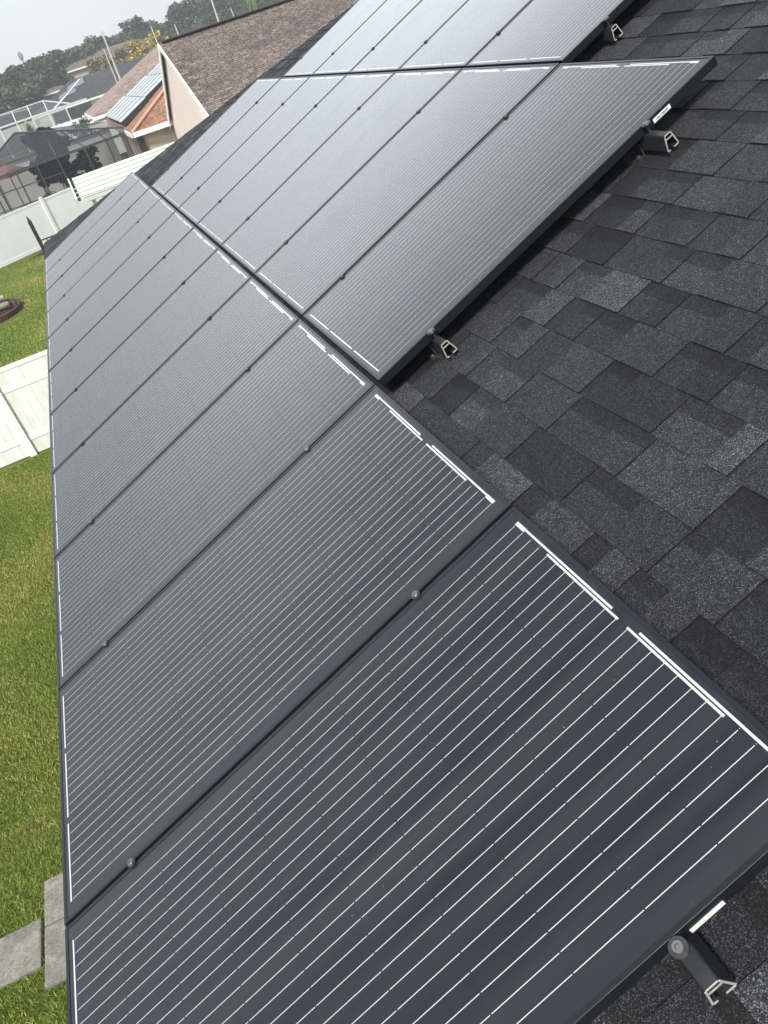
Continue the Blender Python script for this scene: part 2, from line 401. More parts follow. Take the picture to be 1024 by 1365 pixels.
# deck below, hip ends and rear slope
dk = (.016, .0165, .018); ev = -.12
e0, e1 = RP(-12+HIPK*.12*-1, ev, NS-.006), RP(HIP0-HIPK*ev, ev, NS-.006)
r0, r1 = RP(-12+HIPK*RIDGE, RIDGE, NS-.006), RP(HIP0-HIPK*RIDGE, RIDGE, NS-.006)
sh.face([e0, r0, r1, e1], dk)
xr = 2*r0[0]-e0[0]; b0 = (xr, e0[1], e0[2]); b1 = (xr, e1[1], e1[2]); tn = (.035, .036, .04)
sh.face([e1, r1, b1], tn); sh.face([e0, b0, r0], tn); sh.face([b0, b1, r1, r0], tn)
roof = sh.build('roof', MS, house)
f_ = MB(); zz = e0[2]-.012
f_.box(e0[0]+.02, e0[0]+.045, e0[1]+.02, e1[1]-.02, zz-.17, zz); f_.box(xr-.045, xr-.02, e0[1]+.02, e1[1]-.02, zz-.17, zz)
f_.box(e0[0]+.047, xr-.047, e1[1]-.045, e1[1]-.02, zz-.17, zz); f_.box(e0[0]+.047, xr-.047, e0[1]+.02, e0[1]+.045, zz-.17, zz)
f_.build('fascia', M_BLACK, house)
f_ = MB(); f_.box(e0[0]+.05, xr-.05, e0[1]+.05, e1[1]-.05, zz-.16, zz-.13); f_.build('soffit', M_WHITE, house)
f_ = MB(); f_.box(e0[0]+.6, xr-.6, e0[1]+.6, e1[1]-.6, 0, zz-.162); f_.build('wall', M_TAN, house)

# ------------------------------------------------------------------ solar panels
PITCH, ROW = 1.02, 1.6660
ORD = ['first', 'second', 'third', 'fourth', 'fifth', 'sixth', 'seventh', 'eighth', 'ninth', 'tenth', 'eleventh']
ROWS = [('bottom row along the eave', -1, 10, 0.0), ('middle row', 1, 8, ROW), ('top row', 2, 7, 2*ROW)]
def make_panel():
    p = empty('solar_module', (0,0,0), ROOFROT)
    fr = MB(); hx, hy, t = PH/2, PW/2, .035
    for sx in (-1, 1):      # short ends, full width
        x0, x1 = sorted((sx*hx, sx*(hx-.0105))); fr.box(x0, x1, -hy, hy, -t, 0)
    for sy in (-1, 1):
        y0, y1 = sorted((sy*hy, sy*(hy-.0105))); fr.box(-hx+.0105, hx-.0105, y0, y1, -t, 0)
    fr.build('frame', M_FRAME, p, bevel=.0008)
    gl = MB(); gl.box(-hx+.0105, hx-.0105, -hy+.0105, hy-.0105, -.006, -.0018); gl.build('glass', MG, p)
    bk = MB(); bk.box(-hx+.02, hx-.02, -hy+.02, hy-.02, -.012, -.0075); bk.build('backsheet', M_BACK, p)
    return p
proto = make_panel(); first = True
panels = {}
for ri, (rn, s0, s1, vb) in enumerate(ROWS):
    for k in range(s0, s1):
        p = proto if first else copy_tree(proto); first = False
        jn = random.Random(k*7+ri).uniform(-.0012, .0012)
        p.location = RP((k+.5)*PITCH, vb+PH/2, jn)
        near = k == s0; far = k == s1-1
        lb = 'black solar panel, ' + ('nearest to the camera in the ' if near else ('farthest of the ' if far else ORD[k-s0]+' from the near end of the ')) + rn
        tag(p, lb, 'solar panel', 'black solar panels on the shingle roof'); panels[(ri, k)] = p
def side_label(p, x0, x1):
    y = -PW/2; b = MB(); b.box(x0, x1, y-.0012, y-.0003, -.028, -.012); o = b.build('label', M_LABEL, p)
    q = MB(); r = random.Random(3); x = x0+.012
    while x < x1-.012:
        ww = r.choice([.0015, .003, .0045]); q.box(x, min(x+ww, x1-.008), y-.0020, y-.0014, -.0235, -.0165); x += ww+r.choice([.002, .003, .005])
    q.build('print', M_PRINT, o)
side_label(panels[(1, 1)], .52, .60)
b = MB(); b.box(.508, .578, -PW/2-.0012, -PW/2-.0003, -.034, -.021); b.build('label', M_LABEL, panels[(0, -1)])

# rails, each with its clamps and feet
def rail_profile():                 # hollow trapezium with an open foot, metres across (x) and down (z)
    o = [(-.011, 0), (.011, 0), (.024, -.062), (.014, -.062), (.010, -.050), (-.008, -.050), (-.010, -.062), (-.022, -.062)]
    return o
CLR = ['bottom row, lower', 'bottom row, upper', 'middle row, lower', 'middle row, upper', 'top row, lower', 'top row, upper']
RL = ['lower mounting rail hidden under the bottom panel row', 'mounting rail with bright cut end beside the nearest panel, bottom right of the photo',
      'mounting rail with open silver end poking out at the middle row lower corner',
      'mounting rail with black side poking out under the white label of the middle row',
      'mounting rail poking out in shade under the top panel row', 'upper mounting rail hidden under the top panel row']
for ri, (rn, s0, s1, vb) in enumerate(ROWS):
    for ci, cv in enumerate((.258, 1.305)):
        v = vb+cv; u0 = s0*PITCH; u1 = s1*PITCH
        rl = empty('mounting_rail', RP(u0, v, -.0365), ROOFROT, RL[ri*2+ci], 'rail', 'mounting rails under the panels')
        ext = {(0, 1): .066, (1, 0): .072, (1, 1): .105, (2, 0): .045}.get((ri, ci), .04)
        prof = rail_profile()
        m = MB()
        # hollow: outer skin as thin walls
        def wall(a_, b_, t=.0022):
            ax, az = a_; bx, bz = b_; dx, dz = bx-ax, bz-az; l_ = math.hypot(dx, dz); nx, nz_ = -dz/l_*t, dx/l_*t
            m.extrude([(ax, az), (bx, bz), (bx+nx, bz+nz_), (ax+nx, az+nz_)], -ext, u1-u0+.03)
        segs = [((-.012, 0), (.012, 0)), ((.012, 0), (.023, -.052)), ((.023, -.052), (.004, -.052)), ((-.022, -.052), (-.012, 0)), ((-.013, -.052), (-.022, -.052)),
                ((-.0135, -.015), (.0135, -.015))]
        for a_, b_ in segs: wall(a_, b_)
        m.build('rail_body', M_RAIL, rl)
        m = MB()
        for a_, b_ in segs:
            ax, az = a_; bx, bz = b_; dx, dz = bx-ax, bz-az; l_ = math.hypot(dx, dz); t = .0034; nx, nz_ = -dz/l_*t, dx/l_*t
            m.extrude([(ax-nx*.2, az-nz_*.2), (bx-nx*.2, bz-nz_*.2), (bx+nx, bz+nz_), (ax+nx, az+nz_)], -ext-.0015, -ext-.0001)
        m.build('cut_end', M_CUT, rl)
        for k in range(s0, s1+1):
            y = (k-s0)*PITCH
            if k == s0: y -= .013
            if k == s1: y += .013
            cl = MB(); rr = .0135 if k not in (s0,) else .0165
            cl.disc(0, y, .0368, .0425, rr, 20); cl.tube([(0, y, -.002), (0, y, .037)], .005, 8)
            c_ = cl.build('clamp', M_CLAMP, rl, smooth=False)
            bo = MB(); bo.disc(0, y, .0426, .0455, .0095, 14, .0045); bo.disc(0, y, .0426, .0440, .0046, 6, 0.0); bo.build('bolt', M_BOLT, c_)
        # L feet and flashing lugs down to the shingles
        y = .055 if ext > .05 else .3
        n_ft = 0
        while y < u1-u0:
            ft = MB(); ft.box(-.052, -.024, y-.02, y+.02, -.0805, -.0745); ft.box(-.031, -.026, y-.02, y+.02, -.0745, -.022)
            f1 = ft.build('mounting_foot', M_CLAMP, rl)
            bb = MB(); bb.disc(-.042, y, -.0744, -.068, .007, 6); bb.build('bolt', M_BOLT, f1)
            y += 1.22

# ------------------------------------------------------------------ fences
def vinyl_fence(name, p0, p1, h, label, posts, rails, mat, bandmat=None, cap=True, thick=.05):
    ang = math.atan2(p1[1]-p0[1], p1[0]-p0[0]); ln = math.hypot(p1[0]-p0[0], p1[1]-p0[1])
    t = empty(name, (p0[0], p0[1], 0), (0, 0, ang), label, 'fence')
    edges = [0]+sorted(posts)+[ln]
    for a_, b_ in zip(edges, edges[1:]):
        if b_-a_ < .15: continue
        m = MB(); x = a_+.065
        while x < b_-.066:
            xe = min(x+.152, b_-.065); m.box(x+.0015, xe-.0015, -.016, .016, .02, h-.03); x = xe
        m.box(a_+.065, b_-.065, -.011, .011, .02, h-.03)
        m.build('fence_panel', bandmat or mat, t)
        for (z0, z1) in rails:
            r_ = MB(); r_.box(a_+.065, b_-.065, -thick/2, thick/2, z0, z1); r_.build('rail', mat, t, bevel=.006)
    for x in posts:
        q = MB(); q.box(x-.063, x+.063, -.063, .063, 0, h+.05); po = q.build('post', mat, t, bevel=.006)
        c_ = MB(); i = len(c_.v)
        c_.v += [(x-.075, -.075, h+.052), (x+.075, -.075, h+.052), (x+.075, .075, h+.052), (x-.075, .075, h+.052), (x, 0, h+.11)]
        c_.f += [(0,1,4), (1,2,4), (2,3,4), (3,0,4), (3,2,1,0)]; c_.c += [None]*5; c_.build('post_cap', mat, po)
    return t
vinyl_fence('vinyl_fence', (-9.0, 12.66), (1.2, 12.66), 1.60, 'nearer white vinyl fence with green-stained top boards between two lawns', [3.1, 5.1, 7.13, 9.2],
            [(1.53, 1.60), (1.18, 1.28), (.27, .38)], M_VINYL, M_VINYL_ST)
vinyl_fence('vinyl_fence', (-12.3, 28.45), (6.5, 38.3), 1.66, 'farther white vinyl fence in front of the dark screened pool cage', [2.4, 4.9, 7.4, 9.9, 12.93, 15.4, 17.9],
            [(1.58, 1.66), (.03, .17)], M_VINYL)

# mulch strip and flower bed in the far lawn
def mound(name, cx, cy, rx, ry, h, m, parent=None, seed=1, z=0.0):
    r = random.Random(seed); b = MB(); nr, ns = 6, 28; b.v.append((cx, cy, z+h)); b.c = []
    for i in range(1, nr+1):
        for j in range(ns):
            t = 2*math.pi*j/ns; q = i/nr; wv = 1+.05*math.sin(3*t+seed)+.03*math.sin(7*t)
            b.v.append((cx+rx*q*wv*math.cos(t), cy+ry*q*wv*math.sin(t), z+h*(1-q*q)+r.uniform(-.015, .015)*(1-q)))
    for j in range(ns): b.f.append((0, 1+j, 1+(j+1)%ns)); b.c.append(None)
    for i in range(nr-1):
        for j in range(ns):
            a_ = 1+i*ns+j; c_ = 1+i*ns+(j+1)%ns; b.f.append((a_, a_+ns, c_+ns, c_)); b.c.append(None)
    return b.build(name, m, parent, smooth=True)
tag(mound('mulch_patch', -1.35, 33.0, 1.0, .55, .06, M_SOIL, seed=4), 'bare brown mulch patch at the foot of the farther white fence', 'mulch')
bed = empty('flower_bed', (-3.15, 25.1, 0), label='round flower bed with dark red edging in the lawn', cat='flower bed')
mound('soil', 0, 0, .76, 1.10, .14, M_SOIL, bed, 2)
b = MB(); ns = 26
for j in range(ns):
    t0, t1 = 2*math.pi*j/ns, 2*math.pi*(j+.92)/ns
    b.bar((.81*math.cos(t0), 1.18*math.sin(t0), .07), (.81*math.cos(t1), 1.18*math.sin(t1), .07), .09, .17)
b.build('edging', M_EDGE, bed, bevel=.01)
def log(pts, rad, m, lb):
    b = MB(); b.tube(pts, rad, 10); tag(b.build('log', m), lb, 'log', 'logs in the flower bed')
log([(-3.9, 25.35, .30), (-3.2, 25.5, .36), (-2.75, 25.62, .33)], [.12, .11, .08], M_LOG, 'pale pinkish log, topmost in the flower bed')
log([(-3.9, 24.72, .20), (-3.2, 24.82, .24), (-2.62, 24.98, .22)], [.12, .12, .09], M_LOGG, 'mossy grey log lying at the front of the flower bed')
b = MB(); b.tube([(-2.92, 25.85, .10), (-2.92, 25.85, .30), (-2.93, 25.85, .42), (-2.92, 25.84, .52), (-2.92, 25.84, .60)], [.10, .085, .055, .075, .03], 10)
tag(b.build('garden_ornament', M_STONE, smooth=True), 'small pale stone ornament standing behind the logs in the bed', 'ornament')
b = MB(); b.tube([(-2.66, 25.5, .13), (-2.5, 25.1, .2), (-2.42, 24.7, .16)], [.05, .06, .05], 8)
tag(b.build('hose', M_BLACK, smooth=True), 'short length of black hose on the right rim of the flower bed', 'hose')

# black post with rails seen past the roof corner
bp = empty('metal_fence', (-1.36, 30.6, 0), label='short black metal post with pointed top and low rails before the white fence', cat='metal fence')
b = MB(); b.box(-.065, .065, -.065, .065, 0, 1.50); i = len(b.v)
b.v += [(-.065, -.065, 1.5), (.065, -.065, 1.5), (.065, .065, 1.5), (-.065, .065, 1.5), (-.02, 0, 1.72)]; b.f += [(i, i+1, i+4), (i+1, i+2, i+4), (i+2, i+3, i+4), (i+3, i, i+4)]; b.c += [None]*4
b.build('post', M_BLACK, bp)
for z in (.80, .58):
    b = MB(); b.box(.067, 2.6, -.02, .02, z-.02, z+.02); b.build('rail', M_BLACK, bp)
for x in (.26, .70, 1.2, 1.7, 2.2):
    b = MB(); b.box(x-.022, x+.022, -.018, .018, .602, .778); b.build('picket', M_BLACK, bp)

# ------------------------------------------------------------------ white ribbed patio cover
pc = empty('patio_cover', (.62, 28.5, 0), label='white ribbed metal patio cover between our roof and the screened cage', cat='patio cover')
b = MB(); X0, X1 = 0, 4.55; ya, yb, za, zb = 0.0, -1.85, 2.51, 2.06
nrib = 5; pts = []
for k in range(nrib):
    t0 = k/nrib; 
    for (dt, dz) in ((0, 0), (.115, 0), (.135, .028), (.185, .028), (.2, 0)):
        t = t0+dt; pts.append((lerp(ya, yb, min(t, 1)), lerp(za, zb, min(t, 1))+dz))
for (p_, q_) in zip(pts, pts[1:]):
    if abs(p_[0]-q_[0])+abs(p_[1]-q_[1]) < 1e-4: continue
    b.face([(X0, p_[0], p_[1]), (X1, p_[0], p_[1]), (X1, q_[0], q_[1]), (X0, q_[0], q_[1])])
    b.face([(X0, p_[0], p_[1]-.012), (X0, q_[0], q_[1]-.012), (X1, q_[0], q_[1]-.012), (X1, p_[0], p_[1]-.012)])
b.build('roof_sheet', M_COVER, pc)
b = MB()
for k in range(nrib):
    for tt_ in (.115, .185):
        t0 = k/nrib+tt_; y_ = lerp(ya, yb, t0); z_ = lerp(za, zb, t0)+.029
        b.box(X0, X1, y_-.022, y_+.022, z_, z_+.003)
b.build('rib_shade_line', plain('rib_edge_shade', (.30, .32, .28), .6), pc)  # grey strips paint in the rib-edge shading that the low relief lacks
b = MB(); b.bar((X0-.115, ya+.02, za-.03), (X0-.115, yb-.02, zb-.03), .05, .12); b.build('end_trim', M_COVER, pc)
for k in range(nrib):
    t = (k+.8)/nrib; y_ = lerp(ya, yb, t); z_ = lerp(za, zb, t)
    b = MB(); b.box(-.088, -.003, y_-.085, y_+.065, z_-.075, z_+.012); b.build('rib_gap_shade', M_DARK, pc)  # solid dark boxes stand in for the shade inside the open rib ends
b = MB(); b.box(X0, X1, yb-.07, yb-.01, zb-.14, zb-.03); b.build('gutter', M_COVER, pc)
b = MB(); b.box(X0+.1, X1, yb+.35, yb+.43, zb-.20, zb-.06); b.build('beam', M_WHITE, pc)
for x in (.35, 2.4, 4.3):
    b = MB(); b.box(x-.06, x+.06, yb+.30, yb+.42, 0, zb-.2); b.build('post', M_WHITE, pc)
b = MB(); b.box(1.15, 4.5, -.5, -.35, 0, 2.05); b.build('rear_wall', M_GREYWALL, pc)
b = MB(); b.box(1.4, 1.52, -.54, -.505, .1, 1.95); b.box(1.9, 2.0, -.54, -.505, .1, 1.95); b.box(2.9, 3.0, -.54, -.505, .1, 1.95); b.build('door_frame', M_BRONZE, pc)

# ------------------------------------------------------------------ neighbour with the gable
M_BROWN = m_brick_roof('brown_shingle', (.125, .103, .094), (.215, .180, .162), (.062, .052, .048), 0, .30, .125)
M_ORANGE = m_brick_roof('orange_brown_tile', (.27, .145, .09), (.36, .21, .135), (.17, .09, .06), 0, .24, .12)
M_PINK = m_brick_roof('pinkish_shingle', (.24, .185, .16), (.33, .265, .23), (.15, .115, .10), 0, .5, .16)
gh = empty('gabled_house', (5.35, 31.2, 0), label='neighbouring house with big brown shingle gable and pale pink wall', cat='house')
RX = 26.0
b = MB()
n_, f_, zn, zf, za_ = -5.65, 6.6, 2.93, 2.13, 5.30
b.face([(-.12, n_, zn), (RX, n_, zn), (RX, 0, za_), (-.12, 0, za_)]); b.face([(-.12, 0, za_), (RX, 0, za_), (RX, f_, zf), (-.12, f_, zf)])
b.face([(-.12, n_, zn-.03), (-.12, 0, za_-.03), (RX, 0, za_-.03), (RX, n_, zn-.03)]); b.face([(-.12, 0, za_-.03), (-.12, f_, zf-.03), (RX, f_, zf-.03), (RX, 0, za_-.03)])
b.face([(-.12, n_, zn-.03), (-.12, n_, zn), (-.12, 0, za_), (-.12, 0, za_-.03)]); b.face([(-.12, 0, za_-.03), (-.12, 0, za_), (-.12, f_, zf), (-.12, f_, zf-.03)])
b.build('roof', M_BROWN, gh)
b = MB(); b.bar((0, -.12, za_-.02), (RX, -.12, za_-.02), .26, .03, up=(0, .37, .93)); b.bar((0, .12, za_-.02), (RX, .12, za_-.02), .26, .03, up=(0, -.43, .9)); b.build('ridge_cap', plain('dark_ridge_cap', (.05, .042, .042), .9), gh)
b = MB(); b.face([(0, n_+.5, 0), (0, n_+.5, zn+.13), (0, 0, za_-.12), (0, f_-.3, zf+.02), (0, f_-.3, 0)]); b.face([(0, n_+.5, 0), (RX-.5, n_+.5, 0), (RX-.5, n_+.5, zn+.13), (0, n_+.5, zn+.13)])
b.face([(0, f_-.3, 0), (0, f_-.3, zf+.02), (RX-.5, f_-.3, zf+.02), (RX-.5, f_-.3, 0)]); b.build('wall', M_STUCCO, gh)
b = MB(); b.bar((-.13, n_-.03, zn-.12), (-.13, .0, za_-.09), .04, .18, up=(0, -.37, .93)); b.bar((-.13, 0, za_-.09), (-.13, f_+.03, zf-.12), .04, .18, up=(0, .43, .9)); b.build('rake_trim', M_WHITE, gh)
# wing with the orange roof in front of the gable wall
wg = empty('tiled_wing', (3.7, 37, 0), label='low orange tiled hip roof wing with white fascia and tan wall', cat='building')
def loc(p): return (p[0]-3.7, p[1]-37, p[2])
b = MB(); c0, c1, c2, c3, c4 = (3.60, 36.95, 2.62), (6.38, 36.55, 2.62), (6.38, 39.1, 3.95), (8.6, 53.5, 4.70), (3.60, 53.5, 2.62)
b.face([loc(c0), loc(c1), loc(c2)]); b.face([loc(c0), loc(c2), loc((8.6, 42, 4.70)), loc(c3), loc(c4)])
b.face([loc((8.6, 42, 4.70)), loc((11, 42, 3.6)), loc((11, 53.5, 3.6)), loc(c3)]); b.build('roof', M_ORANGE, wg)
b = MB(); b.bar(loc((3.63, 36.93, 2.64)), loc((6.36, 39.1, 3.97)), .22, .05); b.build('hip_cap', plain('hip_tile', (.45, .25, .15), .9), wg)
b = MB(); b.bar(loc((3.62, 36.90, 2.52)), loc((6.36, 36.5, 2.52)), .04, .20); b.bar(loc((3.57, 37.0, 2.52)), loc((3.57, 53.5, 2.52)), .04, .20); b.build('fascia', M_WHITE, wg)
b = MB(); b.box(.35, 2.65, .25, 16, 0, 2.5); b.build('wall', M_TAN, wg)
b = MB(); b.box(.02, .30, .10, .24, 0, 2.45); b.build('dark_corner', M_BLACK, wg)
# solar pool heater panels on the wing's left slope: four banks
NV = Vector((-.384, 0, .923)); UP_ = Vector((.923, 0, .384))
hp = [(0.05, 1.62), (1.66, 3.20), (3.24, 4.60)]
for k, lb in enumerate(['pale solar water heater panel, lowest at the eave of the tiled wing', 'pale solar water heater panel, middle of the three on the tiled wing', 'pale solar water heater panel, highest, behind the gable edge']):
    t = empty('solar_heater', (3.62, 40.6, 2.78), (0, -math.atan2(.384, .923), 0), lb, 'solar heater', 'solar water heaters on the tiled wing')
    y0 = [-.1, .35, 1.35][k]; y1 = 11.2 - .9*k
    b = MB(); b.box(hp[k][0], hp[k][1], y0, y1, .10, .16); b.build('collector', M_SOLAR, t)
    n_ = 6
    for j in range(1, n_):
        b = MB(); yy = lerp(y0, y1, j/n_); b.box(hp[k][0]+.01, hp[k][1]-.01, yy-.20, yy+.20, .161, .166); b.build('divider', M_SOLARLINE, t)
    b = MB(); b.box(hp[k][0], hp[k][1], y0-.03, y0-.002, -.08, .15); b.box(hp[k][0]-.012, hp[k][0]-.001, y0, y1, .02, .15); b.build('under_panel_shade', M_BLACK, t)  # black strips stand in for the shaded gap under the raised collector

# ------------------------------------------------------------------ dark screened pool cage
pcg = empty('pool_cage', (0, 39.7, 0), label='dark screened pool cage with bronze frame behind the farther white fence', cat='pool cage')
XS = [-6.2, -4.0, -2.75, -1.55, -.62, .33, 1.6, 2.62, 3.5]; H = 2.52; D = 11.0
PK = (-1.0, 3.4, 3.82); PK2 = (-5.2, 3.4, 3.82)
for x in XS:
    b = MB(); b.box(x-.032, x+.032, -.03, .03, 0, H-.055); b.build('post', M_BRONZE, pcg)
b = MB(); b.box(XS[0], XS[-1], -.045, .045, H-.05, H+.06); b.build('eave_beam', M_BRONZE, pcg)
for z in (1.88, 1.18, .35):
    b = MB(); b.box(XS[0]+.034, .29, -.025, .025, z-.022, z+.022); b.build('chair_rail', M_BRONZE, pcg)
b = MB(); b.bar(PK, (3.6, .9, H+.2), .09, .07); b.bar(PK, (PK[0]-1.9, 6.0, H+.35), .07, .07); b.bar(PK, (PK[0]-2.6, .02, H+.08), .06, .06); b.build('ridge_beam', M_BRONZE, pcg)
for x, t in ((-.62, .0), (.33, .0), (1.6, .42), (2.62, .72)):
    q = Vector(PK).lerp(Vector((3.6, .9, H+.2)), t) if t else (Vector(PK) if x < 0 else Vector(PK).lerp(Vector((3.6, .9, H+.2)), .26))
    b = MB(); b.bar((x, .0, H+.062), q, .05, .05); b.build('rafter', M_BRONZE, pcg)
b = MB(); b.face([(XS[0], -.002, .03), (XS[-1], -.002, .03), (XS[-1], -.002, H-.052), (XS[0], -.002, H-.052)]); b.build('wall_screen', M_SCREEN, pcg)
b = MB(); q1 = (3.6, .9, H+.2); q0 = (PK[0]-2.6, .02, H+.08)
b.face([(XS[-1], 0, H+.065), q1, PK, q0]); b.face([q0, PK, (PK[0]-1.9, 6.0, H+.35)]); b.face([PK, q1, (3.5, D, H+.2), (PK[0]-1.9, 6.0, H+.35)]); b.build('roof_screen', M_SCREEN_TOP, pcg)
b = MB(); b.box(-7, 3.5, .1, D, .002, .03); b.build('pool_deck', M_GREYWALL, pcg)
b = MB(); b.box(-7, 3.5, D, D+.1, 0, 2.3); b.build('rear_wall', M_GREYWALL, pcg)
b = MB(); b.bar((-7, D-.1, 2.35), (3.5, D-.1, 2.35), .07, .1); b.bar((-3.4, D-.1, .1), (-3.4, D-.1, 2.3), .06); b.bar((-1.2, D-.1, .1), (-1.2, D-.1, 2.3), .06); b.build('rear_frame', M_BRONZE, pcg)

# ------------------------------------------------------------------ foliage makers
def leaf_cloud(name, m, parent, blobs, n, size, pal, seed, zmin=.0, flat=.5):
    r = np.random.default_rng(seed); bl = np.array(blobs, float)
    wgt = bl[:, 3]*bl[:, 4]*bl[:, 5]; idx = r.choice(len(bl), n, p=wgt/wgt.sum())
    d = r.normal(0, 1, (n, 3)); d /= np.linalg.norm(d, axis=1)[:, None]; q = r.uniform(.25, 1.15, n)**.7
    P = bl[idx, :3] + d*bl[idx, 3:6]*q[:, None]; P[:, 2] = np.maximum(P[:, 2], zmin)
    a_ = r.normal(0, 1, (n, 3)); a_[:, 2] *= flat; a_ /= np.linalg.norm(a_, axis=1)[:, None]
    c_ = np.cross(a_, r.normal(0, 1, (n, 3))); c_ /= np.linalg.norm(c_, axis=1)[:, None]
    s = (size*r.uniform(.55, 1.4, n))[:, None]; a_ = a_*s; c_ = c_*s*.62
    V = np.stack([P-a_, P+c_*.9-a_*.1, P+a_, P-c_*.9+a_*.1], 1).reshape(-1, 3)
    me = bpy.data.meshes.new(name); me.vertices.add(4*n); me.vertices.foreach_set('co', V.ravel())
    me.loops.add(4*n); me.loops.foreach_set('vertex_index', np.arange(4*n, dtype=np.int32)); me.polygons.add(n)
    me.polygons.foreach_set('loop_start', np.arange(0, 4*n, 4, dtype=np.int32)); me.update()
    pal = np.array(pal, float); bt = r.integers(0, len(pal), len(bl)); k = np.where(r.random(n) < .6, bt[idx], r.integers(0, len(pal), n))
    cc = pal[k]*r.uniform(.6, 1.4, (n, 1)); at = me.attributes.new('tone', 'FLOAT_COLOR', 'FACE')
    at.data.foreach_set('color', np.concatenate([cc, np.ones((n, 1))], 1).astype(np.float32).ravel())
    me.materials.append(m); o = bpy.data.objects.new(name, me); col.objects.link(o)
    if parent is not None: o.parent = parent
    return o
G_DARK = [(.035, .055, .030), (.050, .072, .040), (.065, .088, .05), (.10, .115, .07)]
def tree(name, x, y, h, rad, lb, seed, n=1500, size=.30, pal=G_DARK, cat='tree', group='trees on the skyline', low=.25):
    r = random.Random(seed); t = empty(name, (x, y, 0), label=lb, cat=cat, group=group)
    bl = []
    for k in range(24):
        a_ = r.uniform(0, 6.283); q = rad*math.sqrt(r.random())*.95; z = h*r.uniform(low+.12, .97); s = rad*r.uniform(.15, .40)
        z = min(z, h-s*.7); q *= 1.0 - .45*max(0, (z/h-.55)/.45)
        bl.append((q*math.cos(a_), q*math.sin(a_), z, s, s, s*.75))
    bl.append((0, 0, h*.62, rad*.5, rad*.5, h*.25)); bl.append((r.uniform(-.2, .2)*rad, 0, h*.9, rad*.3, rad*.3, h*.1))
    leaf_cloud('crown', M_TONE, t, bl, n, size, pal, seed)
    b = MB(); rt = max(.08, rad*.06); b.tube([(0, 0, 0), (.05, .02, h*.25), (-.04, .05, h*.55)], [rt*1.5, rt, rt*.6], 8)
    for q in bl[:6]: b.tube([(0, .02, h*r.uniform(.25, .45)), (q[0]*.5, q[1]*.5, q[2]*.75), (q[0], q[1], q[2])], [rt*.6, rt*.4, rt*.15], 6)
    b.build('trunk', M_BARK, t); return t

# plants and furniture inside the dark cage
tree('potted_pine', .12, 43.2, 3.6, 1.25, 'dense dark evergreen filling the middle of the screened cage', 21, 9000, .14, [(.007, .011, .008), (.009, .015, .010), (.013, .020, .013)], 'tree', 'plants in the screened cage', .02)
tree('shrub', 1.75, 44.6, 2.2, .75, 'loose leafy shrub near the right end of the screened cage', 22, 500, .13, [(.02, .03, .018), (.03, .042, .025)], 'shrub', 'plants in the screened cage', .05)
um = empty('patio_umbrella', (-2.35, 47.0, 0), label='faded red patio umbrella inside the screened cage', cat='umbrella')
b = MB(); k8 = 8
for j in range(k8):
    t0, t1 = 2*math.pi*j/k8, 2*math.pi*(j+1)/k8; b.face([(1.25*math.cos(t0), 1.25*math.sin(t0), 1.98), (1.25*math.cos(t1), 1.25*math.sin(t1), 1.98), (0, 0, 2.55)])
b.build('canopy', M_UMB, um); b = MB(); b.tube([(0, 0, 0), (0, 0, 2.6)], .025, 8); b.build('pole', M_BRONZE, um)
b = MB(); b.disc(0, 0, .03, .10, .28, 16); b.build('base', M_BLACK, um)
tb = empty('patio_table', (-1.75, 43.4, .03), label='round glass patio table behind the white fence in the cage', cat='table')
b = MB(); b.disc(0, 0, .70, .73, .62, 22); b.build('tabletop', M_BRONZE, tb)
for j in range(4):
    t = math.pi/4+j*math.pi/2; b = MB(); b.bar((.40*math.cos(t), .40*math.sin(t), 0), (.30*math.cos(t), .30*math.sin(t), .70), .03); b.build('leg', M_BRONZE, tb)
fp = empty('flower_pot', (-.98, 43.0, .03), label='dark pot of pink flowers beside the patio table', cat='flower pot')
b = MB(); b.tube([(0, 0, 0), (0, 0, .45)], [.18, .26], 12); b.build('pot', M_BLACK, fp)
leaf_cloud('flowers', M_TONE, fp, [(0, 0, .72, .36, .36, .26), (.25, .1, .85, .22, .22, .18)], 420, .05, [(.30, .14, .17), (.22, .12, .13), (.06, .08, .04)], 31)
lg = empty('lounge_chair', (-.30, 43.3, .03), label='low tan cushioned lounge chair at the right of the flower pot', cat='lounge chair')
b = MB(); b.box(-.5, .62, -.3, .3, .26, .38); b.build('seat', M_LOG, lg, bevel=.03)
b = MB(); b.bar((.60, 0, .36), (.95, 0, .72), .58, .1, up=(0, 1, 0)); b.build('backrest', M_LOG, lg)
for sx in (-.42, .5):
    for sy in (-.25, .25): b = MB(); b.box(sx-.02, sx+.02, sy-.02, sy+.02, 0, .258); b.build('leg', M_BRONZE, lg)
rs = empty('awning', (3.1, 52.5, 0), label='low rusty flat metal awning behind the screened cage', cat='awning')
b = MB(); b.box(-.35, 1.0, 0, 7.5, 2.30, 2.36); b.build('roof_sheet', M_RUST, rs)
for y in (.2, 7.2): b = MB(); b.box(-.2, -.12, y, y+.08, 0, 2.299); b.build('post', M_WHITE, rs)

